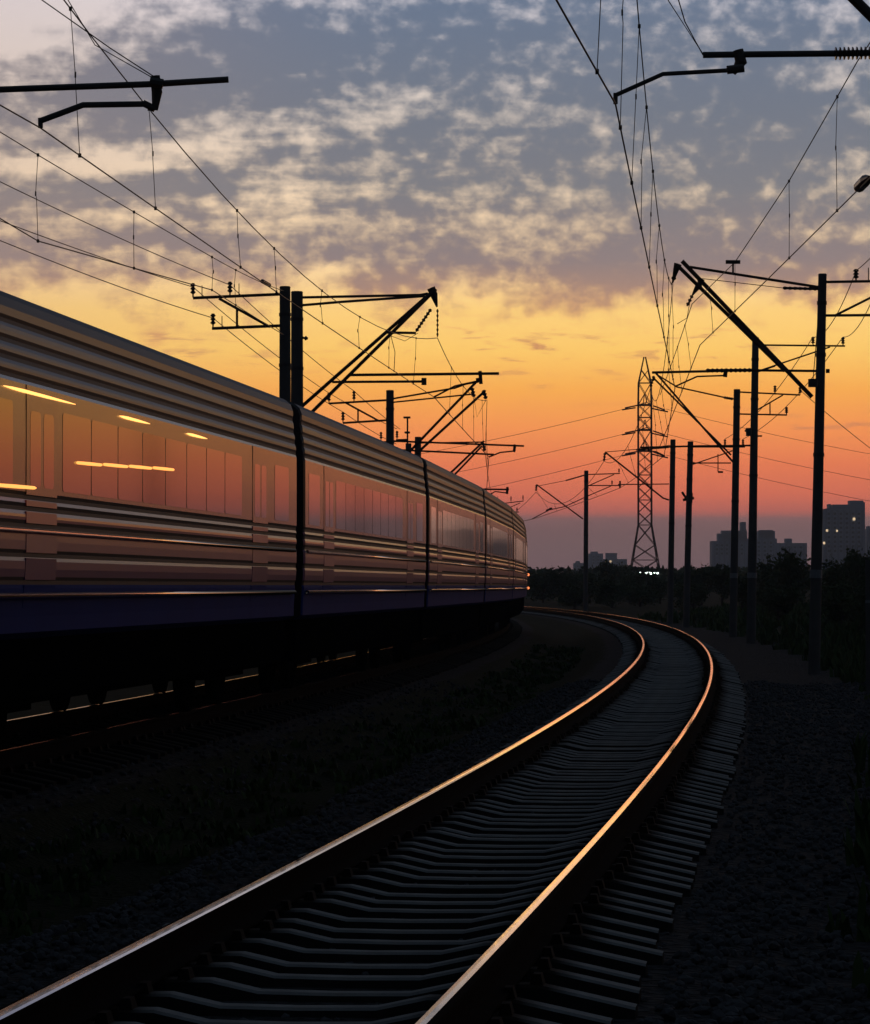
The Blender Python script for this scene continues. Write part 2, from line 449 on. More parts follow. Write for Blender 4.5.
def make_carriage(label, cab=False, lights=False):
    t = thing('passenger_carriage', label, 'train carriage', (0,0,0), 'carriages of the passenger train')
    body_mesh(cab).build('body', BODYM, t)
    ymax = CARL / 2 - (2.0 if cab else .3)
    for sgn in (1, -1):
        for yc in (-6.9, 6.4):
            mb = MB()
            for (z0, z1, mi) in ((1.38,1.575,5),(1.625,1.815,4),(1.865,2.075,4),(2.125,2.225,3),(2.275,2.325,3),(2.375,3.34,2)):
                xo = [1.6055 - .04 * (1 - sm(1.2, 1.9, q)) for q in (z0, z1)]
                mb.add([(sgn * (xo[k] - d), yc + w, (z0, z1)[k]) for d in (0, .02) for w in (-.65, .65) for k in (0, 1)], [(0,1,3,2),(4,6,7,5),(0,4,5,1),(2,3,7,6),(0,2,6,4),(1,5,7,3)], mi)
            d = mb.build('door', BODYM, t)
            mb = MB(); rounded_panel(mb, yc - .5, yc - .06, 2.45, 3.12, 1.604, .003, .06, sgn); mb.build('door_window', M['glass'], d)
            mb = MB(); rounded_panel(mb, yc + .06, yc + .5, 2.45, 3.12, 1.604, .003, .06, sgn); mb.build('door_window', M['glass'], d)
        wy = [-8.75] + [-5.33 + 1.36 * k for k in range(8)] + ([8.35] if not cab else [])
        for yc in wy:
            mb = MB(); rounded_panel(mb, yc - .655, yc + .655, 2.44, 3.17, 1.6005, .003, .05, sgn)
            mb.build('window', M['glass'], t)
        for z, r in ((2.055, .025), (1.485, .027)):  # added mirror-bright tubes stand in for orange light trails along the body
            mb = MB(); mb.tube((sgn * 1.612, -CARL/2 + .2, z), (sgn * 1.612, ymax, z), r, n=8)
            mb.build('trail_trim', M['trim'], t, smooth=True)
    for sgn in (1, -1):  # added black sheets give the even darkness under the body
        mb = MB(); y1 = CARL/2 - (.8 if cab else .15); y0 = -CARL/2 + .15
        pr = [(1.46, 1.10), (1.45, .8), (1.42, .56), (1.38, .50), (1.34, .50), (1.38, .6), (1.41, 1.10)]
        n = len(pr); mb.v = [V3((sgn * a, y, z)) for y in (y0, y1) for a, z in pr]
        mb.f = [[k, (k+1) % n, n + (k+1) % n, n + k] for k in range(n)] + [list(range(n)), list(range(n, 2*n))[::-1]]; mb.mi = [0] * len(mb.f)
        mb.build('added_skirt', M['under'], t)
    for yc in (-6.6, 6.6):
        mb = MB(); mb.box((0, yc, .78), (2.3, 3.4, .28)); mb.box((1.05, yc, .55), (.14, 3.0, .30)); mb.box((-1.05, yc, .55), (.14, 3.0, .30))
        mb.box((0, yc, 1.0), (1.4, .8, .3))
        b = mb.build('bogie', M['under'], t)
        for dy in (-1.2, 1.2):
            mb = MB()
            for sx in (-.79, .79): mb.tube((sx - .065, yc + dy, .475), (sx + .065, yc + dy, .475), .475, n=24)
            mb.tube((-.75, yc + dy, .475), (.75, yc + dy, .475), .08, n=10)
            mb.build('wheelset', M['under'], b)
    for (yc, ln, x) in ((-2.6, 2.2, .85), (.6, 2.6, .9), (3.2, 1.4, .85), (-.8, 1.8, -.9), (2.4, 2.4, -.9)):
        mb = MB(); mb.box((x, yc, .86), (.95, ln, .52)); mb.box((x, yc, .58), (.8, ln - .2, .06))
        mb.build('equipment_box', M['under'], t)
    if not cab:
        mb = MB()
        for k in range(7):
            y = CARL/2 - .02 + k * .105; w = 1.3 + (.06 if k % 2 else 0)
            mb.box((0, y, 2.5), (2 * w, .10, 2.6 + (.1 if k % 2 else 0)))
        mb.build('gangway_bellows', M['rubber'], t)
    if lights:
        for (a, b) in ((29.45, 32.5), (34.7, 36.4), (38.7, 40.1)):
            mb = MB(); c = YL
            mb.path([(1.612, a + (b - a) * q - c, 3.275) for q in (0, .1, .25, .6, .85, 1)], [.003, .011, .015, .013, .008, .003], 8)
            mb.build('window_glow_tube', M['lampwarm'], t)
        # added glowing tubes over the panes stand in for the amber light trail
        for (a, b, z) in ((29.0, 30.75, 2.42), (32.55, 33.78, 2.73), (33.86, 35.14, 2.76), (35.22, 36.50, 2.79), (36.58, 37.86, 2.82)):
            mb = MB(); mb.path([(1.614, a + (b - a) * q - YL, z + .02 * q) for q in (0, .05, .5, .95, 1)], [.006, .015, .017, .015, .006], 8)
            mb.build('window_glow_tube', M['trailtube'], t)
    if cab:
        for sgn in (1, -1):
            for z in (2.055, 1.485):
                mb = MB(); mb.tube((sgn * 1.63, ymax, z), (sgn * 1.63, ymax + .1, z), .055, n=12)
                mb.box((sgn * 1.625, ymax - 1.5, z), (.02, 3., .03))  # added glowing strip draws the tail lamp's light out along the side
                mb.build('tail_lamp', M['tail'], t)
        mb = MB(); mb.box((0, CARL/2 - .06, 3.0), (2.0, .5, .75)); mb.build('windscreen', M['glass'], t)
    return t
centres = [140.2 - 20.45 * k for k in range(7)]
YL = centres[5]
LAB = ['rearmost carriage of the train, at the bend, with two orange tail lamps',
       'train carriage next to the rearmost one, before the bend',
       'train carriage passing the twin masts with the crossbar on top',
       'train carriage crossing in front of the single left mast',
       'train carriage crossing in front of the pair of thick left masts',
       'train carriage with amber lamps and added glow tubes along its windows',
       'nearest train carriage, just outside the left edge']
plain = None
for i, y in enumerate(centres):
    if i == 0: c = make_carriage(LAB[i], cab=True)
    elif i == 5: c = make_carriage(LAB[i], lights=True)
    elif plain is None: c = plain = make_carriage(LAB[i])
    else:
        c = copy_tree(plain); c['label'] = LAB[i]
    dy = CARL / 2 * .7
    p = (off(t2, y - dy, 0) + off(t2, y + dy, 0)) / 2
    c.location = (p.x, p.y, 0); c.rotation_euler = (0, 0, -head(t2, y)); c['base'] = [p.x, p.y, 0.]

# ------------------------------------------------------------------ masts
def mast(label, Y, top, foot, rt, rb, group, plate=None):
    pt, pf = at(*top, Y), at(*foot, Y)
    pf.z = ground_z(pf.x, Y) - .02
    t = thing('catenary_mast', label, 'catenary mast', pf, group)
    t['Y'] = Y
    mb = MB(); n = 8
    pts = [pf.lerp(pt, k / n) for k in range(n + 1)]; rr = [rb + (rt - rb) * k / n for k in range(n + 1)]
    mb.path(pts, rr, 20)
    mb.build('pole', M['concrete'], t)
    mb = MB(); mb.path([pt, pt + Vector((0,0,.03))], [rt * 1.08, rt * .9], 16); mb.build('pole_cap', M['steel'], t)
    for k in (.93, .8, .55):
        c = pf.lerp(pt, k); r = rb + (rt - rb) * k
        mb = MB(); mb.tube(c - Vector((0,0,.04)), c + Vector((0,0,.04)), r + .015, n=16)
        mb.build('clamp_band', M['steel'], t)
    if plate:
        a, b = at(foot[0] + (top[0]-foot[0]) * .22, plate, Y), at(foot[0] + (top[0]-foot[0]) * .24, plate - 8 * 80 / Y, Y)
        mb = MB(); mb.tube(a, b, rb * .985 + .006, n=20); mb.build('number_band', M['plate'], t)
    return t
def P(t, pts, dy=0.): return [at(x, y, t['Y'] + dy) for (x, y) in pts]
def bar(t, name, pts, r, dy=0., m='rust', n=8):
    mb = MB(); mb.path(P(t, pts, dy), r, n); return mb.build(name, M[m], t)
def insul(t, p0, p1, r=.035, rd=.075, c=4, dy=0., parent=None):
    mb = MB(); a, b = P(t, [p0, p1], dy); mb.discs(a, b, r, rd, c)
    return mb.build('insulator', M['porcelain'], t if parent is None else parent)
def post_insul(t, px, py, hm=.28, dy=0.):
    """upright pin insulator standing on a bracket at pixel (px,py)"""
    a = at(px, py, t['Y'] + dy); mb = MB()
    mb.tube(a, a + Vector((0,0,hm * .3)), .02); mb.discs(a + Vector((0,0,hm * .25)), a + Vector((0,0,hm)), .04, .07, 3)
    mb.build('pin_insulator', M['porcelain'], t)
def pin(t, px, py, h=.3):
    a = at(px, py, t['Y']); mb = MB(); mb.tube(a, a + Vector((0,0,h)), .012); mb.build('pin', M['steel'], t)
def truss(t, up, lo, strut, vert=None, r=.032):
    bar(t, 'field_bracket_arm', up, r); bar(t, 'field_bracket_arm', lo, r, dy=.0); bar(t, 'field_bracket_strut', strut, r * .9, dy=.05)
    if vert: bar(t, 'field_bracket_strut', vert, r * .8, dy=-.05)

GR, GL = 'catenary masts along the right of the track', 'catenary masts beyond the train'

# near right mast, pole just outside the frame
m = mast('near mast outside the right edge, its insulated arm and steady arm at upper right', 31.4, (931,-200), (928,760), .13, .16, GR)
bar(m, 'registration_arm', [(703,55),(738,54.5),(834,53.5)], .030, m='steel'); insul(m, (834,53.5), (893,52.5), .03, .062, 14)
bar(m, 'registration_arm', [(893,52.5),(930,52)], .03, m='steel')
bar(m, 'drop_bracket', [(738,50),(741,62),(733,73)], [.05,.06,.03], m='steel'); bar(m, 'drop_bracket', [(727,70),(744,68)], .04, m='steel', dy=-.08)
bar(m, 'steady_arm', [(735,70),(663,74),(616,95)], .021, m='steel'); bar(m, 'wire_clamp', [(615.5,93),(615.5,104)], .022, m='steel')
bar(m, 'cantilever', [(930,75),(700,-155)], .05, m='steel'); bar(m, 'tie_rod', [(930,-140),(705,-155)], .02)
insul(m, (700,-155), (668,-120), c=5)
bar(m, 'stay_wire', [(703,55),(685,22),(640,-130)], .006, m='wire'); bar(m, 'stay_wire', [(703,54),(668,0),(630,-130)], .005, m='wire')

m = mast('tallest-looking right mast with raised double cantilever and long registration arm', 77.5, (822.5,275), (814,662), .095, .135, GR, plate=578)
bar(m, 'cantilever', [(812,397),(682,261)], .05); bar(m, 'cantilever', [(785,371),(677,265)], .045, dy=-.15)
bar(m, 'tie_rod', [(818,287),(760,278),(690,267)], .032); bar(m, 'stay_wire', [(697,278),(783,288)], .009, m='wire'); insul(m, (783,288), (818,289), .03, .04, 7)
insul(m, (677,266), (673,281), .02, .06, 3); mb = MB()
mb.path(P(m, [(678,264),(676,270),(672.5,283)]), [.10,.075,.02], 6); mb.build('head_bracket', M['rust'], m)
mb = MB(); mb.path(P(m, [(701,279),(699,285),(692.5,295)]), [.10,.08,.02], 6); mb.build('head_bracket', M['rust'], m)
insul(m, (692.5,295), (687,306), .018, .045, 3); bar(m, 'jumper', [(690,301),(687,318),(677,324)], .008, m='wire')
bar(m, 'registration_arm', [(816,371),(751,370.3),(652,372.5)], .030); insul(m, (706,370.6), (752,370.2), .035, .05, 10)
bar(m, 'drop_bracket', [(726,369),(725,377)], .05); bar(m, 'steady_arm', [(725,375.5),(697,376.5),(675,386.5)], .02, dy=.05); bar(m, 'arm_stub', [(826,371),(829.5,371)], .05)
truss(m, [(826,282),(886,281)], [(826,315.5),(886,315)], [(836,315),(884,291)]); pin(m, 868.5, 281)
for q in ((884,281),(856,281.5)): post_insul(m, *q)
mb = MB(); mb.path(P(m, [(813,379),(813,387)], -.15), [.11,.11], 12); mb.build('weight', M['steel'], m)
bar(m, 'down_lead', [(818,318),(816,345),(813,380)], .01, m='wire', dy=-.12)

m = mast('thick right mast left of the tallest-looking one, with a strutted arm reaching right', 119., (755.5,338), (751,642), .115, .165, GR, plate=578)
truss(m, [(757,345),(845,346)], [(757,372),(775,366)], [(757,371.5),(830,347)]); 
for q in ((813,345.5),(843,346)): post_insul(m, *q, .3)
bar(m, 'registration_arm', [(752,445.5),(700,446),(640,447.5)], .034); bar(m, 'drop_bracket', [(648,447),(649,452)], .04); bar(m, 'steady_arm', [(649,451),(656,451.5),(664,455.5)], .022)
bar(m, 'switch_arm', [(748,432),(745,430)], .05); bar(m, 'switch_arm', [(752,436),(762,436)], .03)
mb = MB(); mb.path(P(m, [(749,428),(749,436)], -.2), .11, 10); mb.build('switch_box', M['steel'], m)

m = mast('slim right mast with doubled cantilever, just left of the thick one', 131., (737,390), (733,634), .125, .15, GR, plate=578)
bar(m, 'cantilever', [(733,462),(655,372)], .04); bar(m, 'cantilever', [(731,455),(652.5,377)], .036, dy=-.15)
bar(m, 'tie_rod', [(735,399),(727,398),(677,387),(656,374)], .03); insul(m, (724,397.5), (733,399), .04, .06, 4)
insul(m, (654,376), (650.5,387), .03, .07, 4)
truss(m, [(739,392),(800,395)], [(739,414),(787,415)], [(758,409.5),(783,395)], [(770,402),(770,414.5)])
post_insul(m, 775, 394, .32); post_insul(m, 786.5, 415, .3); post_insul(m, 800, 395, .3)

m = mast('right mast with switch gear halfway up and a strutted arm', 164., (690.5,442), (686,618), .135, .16, GR)
truss(m, [(691,447),(745,447)], [(691,463),(731,463)], [(691,465),(735,450)], [(718,454),(718,472)])
bar(m, 'switch_arm', [(718,472),(723,472)], .05); post_insul(m, 725, 446.5, .34); post_insul(m, 743, 446.5, .34)
bar(m, 'switch_arm', [(688,501),(682,492)], .06); bar(m, 'switch_arm', [(683,500),(694,498)], .07)
mb = MB(); mb.path(P(m, [(690.5,493),(690,503)], -.2), .12, 10); mb.build('switch_box', M['steel'], m)

m = mast('right mast nearest the lattice pylon, with a long cantilever reaching left', 177., (673,440), (670,612), .135, .16, GR)
bar(m, 'cantilever', [(669,500),(663,498),(605,452)], .045); insul(m, (605,453), (604,461), .04, .08, 3)
bar(m, 'tie_rod', [(672,445),(640,449),(606,452)], .02)
bar(m, 'registration_arm', [(669,484),(618,484.5)], .03); bar(m, 'drop_bracket', [(620,481),(620,488)], .05); bar(m, 'registration_arm', [(669,447.5),(636,450)], .035)

m = mast('lone right mast with open sky around it, between train and lattice pylon', 242., (586.3,471), (585.5,612), .15, .17, GR)
bar(m, 'cantilever', [(583,519),(536.5,484.5)], .05); insul(m, (536.5,485), (536,491), .05, .09, 3)
bar(m, 'tie_rod', [(585,475),(566,480.5)], .05); bar(m, 'tie_rod', [(566,480.5),(538,486)], .02)
truss(m, [(587,474.5),(620,473.5)], [(588,485.5),(621,485.5)], [(588,486),(614,474.5)], r=.04); post_insul(m, 619, 473.5, .35); post_insul(m, 612, 485.5, .35)
bar(m, 'registration_arm', [(611,486),(590,495),(565,506.5),(549,510),(532,519)], .035); insul(m, (546,511), (552,508), .06, .09, 2)
bar(m, 'dropper', [(537,491),(549,510)], .012, m='wire')

m = mast('farthest right mast, its forked arm just clearing the train roof', 308., (497.5,499), (497,598), .16, .18, GR)
truss(m, [(498,504),(523.5,501)], [(498,512.5),(519,512)], [(499,512),(520,503)], r=.045); post_insul(m, 523, 501, .5); post_insul(m, 511, 502, .5); post_insul(m, 517, 512, .4)

# near left mast, outside the frame
m = mast('near mast outside the left edge, its arm and bent steady arm at upper left', 33.2, (-405,-190), (-405,760), .13, .16, GL)
bar(m, 'registration_arm', [(-402,104),(155,84),(228.5,79.5)], .032, m='steel')
bar(m, 'drop_bracket', [(155,76),(157,92),(155,110)], [.05,.055,.03], m='steel'); bar(m, 'drop_bracket', [(150,82),(163,84)], .05, m='steel', dy=-.08)
bar(m, 'drop_bracket', [(143,103),(155,109)], .035, m='steel')
bar(m, 'steady_arm', [(146,104),(83,105),(40,121)], .03, m='steel'); bar(m, 'wire_clamp', [(40.5,118),(40.5,128)], .025, m='steel')
bar(m, 'cantilever', [(-400,130),(20,-120)], .05, m='steel'); bar(m, 'tie_rod', [(-400,-140),(20,-118)], .025, m='steel')
bar(m, 'stay_wire', [(153,76),(110,48),(42,0),(15,-20)], .006, m='wire'); bar(m, 'stay_wire', [(153,78),(95,45),(20,-80)], .005, m='wire')
insul(m, (20,-118), (30,-60), c=5)
truss(m, [(-405,-150),(-620,-148)], [(-405,-60),(-560,-58)], [(-420,-62),(-600,-146)])

m = mast('left one of the paired masts nearest the train, with the three-insulator bracket', 86., (285,287.5), (285,690), .135, .17, GL)
truss(m, [(285,294),(193,298)], [(285,325.5),(212,328.5)], [(270,327),(219,298.5)], [(237,309),(237,327)], r=.04)
for q in ((193,297.5),(230,296),(213,328)): post_insul(m, *q, .36)
for q in ((202,297.5),(239,295.5),(222,328)): pin(m, *q)

m = mast('right one of the paired masts nearest the train, carrying twin inclined cantilevers', 88., (297,292.5), (297,690), .15, .18, GL)
bar(m, 'cantilever', [(300,408),(433,291)], .048); bar(m, 'cantilever', [(300,424),(436,289)], .048, dy=-.2)
bar(m, 'tie_rod', [(299,297.5),(420,295),(428,293.5)], .035); bar(m, 'tie_rod', [(299,305.5),(340,302),(425,296)], .035, dy=-.1)
mb = MB(); mb.path(P(m, [(431,288),(434,295),(437,307)]), [.12,.11,.025], 6); mb.build('head_bracket', M['rust'], m)
insul(m, (437.5,309), (437.5,337), .014, .03, 6); insul(m, (431,309), (416,331.5), .025, .05, 7); bar(m, 'spreader', [(386,332.5),(416,333)], .035)
bar(m, 'jumper', [(391,336),(395,352),(394,372)], .01, m='wire'); bar(m, 'jumper', [(391,336),(405,341),(418,333)], .008, m='wire')
bar(m, 'registration_arm', [(350,375),(499,373.5)], .038); bar(m, 'drop_bracket', [(480,371),(481,384)], .05); bar(m, 'drop_bracket', [(476,380),(482,379)], .05)
bar(m, 'registration_arm', [(332,382),(424,381.5)], .034, dy=-.2); bar(m, 'arm_knob', [(424,378),(424,385)], .07, dy=-.2); bar(m, 'steady_arm', [(478,381),(455,386),(434,397)], .024)
insul(m, (296,337), (308,338.5), .03, .06, 3)

m = mast('single left mast beyond the train with arms on both sides', 125., (390,391), (390,660), .14, .17, GL)
truss(m, [(390,400),(329,403.5)], [(390,420),(343,423)], [(380,421.5),(346,403)], [(358,409),(358,422)], r=.04)
for q in ((329,403.5),(354,402),(343,423)): post_insul(m, *q, .4)
bar(m, 'tie_rod', [(391,399),(455,388),(466,384),(480,381.5)], .035); bar(m, 'tie_rod', [(391,402.5),(474,394)], .03, dy=-.1)
bar(m, 'cantilever', [(392,470),(480,378)], .05); bar(m, 'cantilever', [(392,476),(485,391)], .05, dy=-.2)
insul(m, (472,388), (474,397), .05, .09, 3); insul(m, (483.5,390), (486,399), .05, .09, 3); bar(m, 'jumper', [(486,400),(477,417),(474,398)], .012, m='wire')
bar(m, 'registration_arm', [(391,441),(524,446)], .036); bar(m, 'drop_bracket', [(515,444.5),(514,452)], .055); bar(m, 'steady_arm', [(514,451),(500,452.5),(489,457)], .028)
bar(m, 'registration_arm', [(391,449.5),(494,454.5)], .036, dy=-.2)

m = mast('left mast of the far pair beyond the train, topped by a rod with crossbars', 152., (408.5,444), (408,650), .13, .16, GL)
bar(m, 'top_rod', [(407.5,447),(407.5,417.5)], .04); bar(m, 'top_rod', [(403.5,417.5),(410.5,417.5)], .05); bar(m, 'top_rod', [(404.5,432.5),(410,432.5)], .05)
bar(m, 'field_bracket_arm', [(408,439.5),(396,440)], .04); post_insul(m, 397, 440, .4); post_insul(m, 381, 441, .4)
bar(m, 'field_bracket_arm', [(408,441),(380,442)], .035); bar(m, 'field_bracket_arm', [(408,454),(395,454)], .035)

m = mast('right mast of the far pair beyond the train, with a cantilever leaning right', 150., (418,437.5), (417,650), .14, .17, GL)
bar(m, 'cantilever', [(419,503),(484,441)], .05); bar(m, 'cantilever', [(419,512),(482,446)], .045, dy=-.2)
bar(m, 'tie_rod', [(419,443),(483,442)], .03); insul(m, (483,443), (484.5,451), .05, .09, 3)
bar(m, 'registration_arm', [(419,488.5),(509,489.5)], .04); bar(m, 'drop_bracket', [(507.5,487),(507,494)], .06); bar(m, 'steady_arm', [(507,493),(495,491.5),(486,497)], .028)

# ------------------------------------------------------------------ overhead wires
def span_points(ctrl, sag, n=16):
    out = []
    for (a, b) in zip(ctrl[:-1], ctrl[1:]):
        for i in range(n):
            t = i / n; p = a.lerp(b, t); p.z -= sag * 4 * t * (1 - t) * min(1.2, (b - a).length / 46) ** 2; out.append(p)
    out.append(ctrl[-1].copy()); return out
def interp(poly, y):
    for a, b in zip(poly[:-1], poly[1:]):
        if min(a.y, b.y) <= y <= max(a.y, b.y) and abs(b.y - a.y) > 1e-6:
            return a.lerp(b, (y - a.y) / (b.y - a.y))
    return None
def catenary(label, mess, cont, sag, sagc, drops, rm=.0075, rc=.0085):
    pm, pc = span_points(mess, sag), span_points(cont, sagc)
    t = thing('overhead_line', label, 'overhead line', pc[0], 'overhead contact lines')
    def taper(pts, r): return [r * (1 + max(0, p.y - 40) / 160) for p in pts]
    mb = MB(); mb.path(pm, taper(pm, rm), 6); mb.build('messenger_wire', M['wire'], t)
    mb = MB(); mb.path(pc, taper(pc, rc), 6); mb.build('contact_wire', M['wire'], t)
    for y in drops:
        a, b = interp(pm, y), interp(pc, y)
        if a is None or b is None or a.z - b.z < .1: continue
        r = .0045 * (1 + max(0, y - 40) / 120)
        j = Vector((random.uniform(-.04, .04), 0, 0)); q = a.lerp(b, .45) + j
        mb = MB(); mb.path([a, q, a.lerp(b, .5) + j * .6, b], [r, r, r, r], 5)
        mb.tube(q - Vector((0,0,.03)), q + Vector((0,0,.03)), r * 2.2, n=5)
        d = mb.build('dropper', M['wire'], t)
        for e in (a, b):
            mb = MB(); mb.box(e, (.03, .05, .04)); mb.build('dropper_clip', M['steel'], d)
    return t
mess1 = [V3((-3.9,-14,8.1)), V3((1.75,31.4,8.1)), at(673,284,77.5), at(650.5,388,131), at(604,461,177), at(536,492,242), at(463,512,308)]
cont1 = [V3((-4.3,-14,6.02)), at(615.5,104,31.4), at(675,388,77.5), at(664,456,119), at(620,488,177), at(533,519,242), at(458,532,308)]
catenary('overhead line above the empty right-hand track', mess1, cont1, 1.0, .03,
         [-6, 2, 10, 18, 25.2, 29.4, 33, 37.5, 42.2, 47.4, 54, 61, 68, 74, 86, 99, 112, 125, 138, 150, 162, 190, 205, 220])
mess2 = [V3((-10.2,-14,7.7)), at(30,-45,33.2), at(437.5,338,88), at(487,400,125), at(485,452,150), at(498,496,215)]
cont2 = [V3((-9.3,-14,6.02)), at(40.5,128,33.2), at(434,397,88), at(489,457,125), at(486,497,171), at(497,520,215)]
catenary('overhead line above the train, crossing the upper left sky', mess2, cont2, .75, .03,
         [-5, 6, 16, 25, 30.5, 35.4, 40.6, 48.6, 53, 60, 67, 74, 81, 96, 104, 112, 120, 134, 143, 160])
messB = [V3((4.6,-10,9.0)), at(857,62,44.5), at(789,181,54.5), at(735,262,66.5), at(692,304,77.5), at(660,395,119)]
contB = [V3((5.4,-10,6.6)), at(898,150,40), at(700,345,77.5), at(660,446,119)]
tB = catenary('slanting anchor line running from the upper right edge to the raised cantilever', messB, contB, .06, .02, [47, 54.5, 66.5, 73, 84, 92])
a, b = at(856,190,44.6), at(869,177,43.6); mb = MB(); mb.path([a, a.lerp(b,.25), a.lerp(b,.75), b], [.02,.075,.075,.02], 10); mb.build('line_insulator', M['porcelain'], tB)
p = at(733,262,66.5); mb = MB(); mb.box(p, (.28,.06,.07)); mb.tube(p - V3((0,0,.25)), p, .02); mb.build('wire_clamp', M['steel'], tB)
messC = [V3((-8,-10,7.5)), at(-90,77,39.5), at(38,155,44.4), at(212,257,58), at(284,291,86)]
contC = [V3((-8,-10,6.0)), at(-90,165,39.5), at(38,241,44.4), at(212,290,58), at(284,335,86)]
tC = catenary('anchor line on the far left, ending at the paired masts', messC, contC, .12, .02, [39, 44.4, 51, 58, 65])
mb = MB(); mb.discs(at(262,281,77), at(270,285.5,80), .02, .05, 6); mb.build('line_insulator', M['porcelain'], tC)

def feeder(label, pts, sag, r=.008):
    pp = span_points(pts, sag); o = pp[0].copy()
    mb = MB(); mb.path(pp, [r * (1 + max(0, q.y - 40) / 120) for q in pp], 6)
    tag(mb.build('feeder_wire', M['wire'], None, origin=o), label, 'overhead wire', 'feeder wires on the masts')
feeder('feeder wire on the outer top insulator of the paired left masts', [V3((-15,-14,8.9)), at(-620,-38,33.2), at(193,287,86), at(329,393,125), at(397,429,152)], .15)
feeder('feeder wire on the inner top insulator of the paired left masts', [V3((-14,-14,8.9)), at(-540,-100,33.2), at(230,285,86), at(354,391,125), at(400,429,152)], .15)
feeder('feeder wire on the lower insulator of the paired left masts', [V3((-14.4,-14,8.2)), at(-560,-13,33.2), at(213,318,86), at(343,412,125), at(396,444,152)], .18)
feeder('outer feeder wire on the right masts, from the right edge', [V3((1.8,-14,8.5)), V3((6.9,31.4,8.5)), at(884,270,77.5), at(843,337,119), at(743,439,164)], .5)
feeder('inner feeder wire on the right masts, from the right edge', [V3((1.3,-14,8.5)), V3((6.4,31.4,8.5)), at(856,271,77.5), at(813,337,119), at(725,439,164)], .5)
feeder('low slack wire from the slim right mast down to the tower blocks', [at(800,390,131), at(900,470,150)], .5)

# ------------------------------------------------------------------ lattice pylon
def pylon():
    Y = 560.; k = Y / F
    c = at(645, 586, Y)
    gz = ground_z(c.x, Y)
    t = thing('lattice_pylon', 'tall tapering steel lattice pylon rising behind the right masts', 'pylon', (c.x, Y, gz))
    def zz(py): return at(645, py, Y).z
    lv = [(357,.8),(383,6.2),(405,6.6),(430,6.6),(451,6.6),(475,6.6),(500,6.6),(525,6.6),(545,10),(560,12.5),(578,15.5)]
    lv = [(zz(a), w * k) for a, w in lv] + [(gz, 19 * k)]
    cor = [(-1,-1),(1,-1),(1,1),(-1,1)]
    for sx, sy in cor:
        mb = MB(); mb.path([V3((c.x + sx*w, Y + sy*w, z)) for z, w in lv], .13, 4); mb.build('leg', M['pylon'], t)
    rg = MB()
    fine = []
    for (z0, w0), (z1, w1) in zip(lv[:-1], lv[1:]):
        seg = max(1, round((z0 - z1) / 2.4)) if w0 < 9*k else max(1, round((z0 - z1) / 3.6))
        for i in range(seg):
            fine.append((z0 + (z1 - z0) * i / seg, w0 + (w1 - w0) * i / seg))
    fine.append(lv[-1])
    for i in range(1, len(fine) - 1):
        (z0, w0), (z1, w1) = fine[i], fine[i + 1]
        for j in range(4):
            a, b = cor[j], cor[(j + 1) % 4]
            A0, B0 = V3((c.x + a[0]*w0, Y + a[1]*w0, z0)), V3((c.x + b[0]*w0, Y + b[1]*w0, z0))
            A1, B1 = V3((c.x + a[0]*w1, Y + a[1]*w1, z1)), V3((c.x + b[0]*w1, Y + b[1]*w1, z1))
            rg.tube(A0, B1, .07, n=4); rg.tube(B0, A1, .07, n=4)
            if i % 2 == 0: rg.tube(A0, B0, .07, n=4)
    rg.build('bracing', M['pylon'], t)
    for py in (405, 430, 451):
        z = zz(py); w = 6.6 * k
        mb = MB()
        for sy in (-1, 1):
            mb.path([V3((c.x - w * .9, Y + sy * w, z)), V3((c.x, Y + sy * 5.2, z + .15)), V3((c.x + w * .9, Y + sy * w, z))], .1, 4)
            mb.path([V3((c.x, Y + sy * 5.2, z + .2)), V3((c.x, Y + sy * w, z + 1.6))], .09, 4)
        mb.box((c.x, Y, z), (2 * w, 2 * w, .25)); mb.build('crossarm', M['pylon'], t)
        for sx in (-1, 1):
            for d, e in ((-5, 0), (5, 3)):
                mb = MB(); a = V3((c.x, Y + d, z)); b = at(645 + sx * (20 + e), py + (3 if sx < 0 else 5) + e * .6, Y + d)
                mb.path([a.lerp(b, .35), b], .12, 5); mb.build('insulator_string', M['porcelain'], t)
    n = 0
    names = {405: 'upper', 430: 'middle', 451: 'lower'}
    for py, yl, yr in ((405, 470, 470), (430, 496, 498), (451, 522, 520)):
        for sx in (-1, 1):
            a = at(645 + sx * 21, py + 4, Y - 5); far = at(645 + sx * 750, (yl if sx < 0 else yr) + 25, Y + 20)
            pts = span_points([a, far], 3.0, 20)
            mb = MB(); mb.path(pts, .035, 5)
            tag(mb.build('power_line', M['wire'], None, origin=a), '%s power line running %s from the lattice pylon' % (names[py], 'left' if sx < 0 else 'right'), 'power line', 'power lines of the lattice pylon')
pylon()

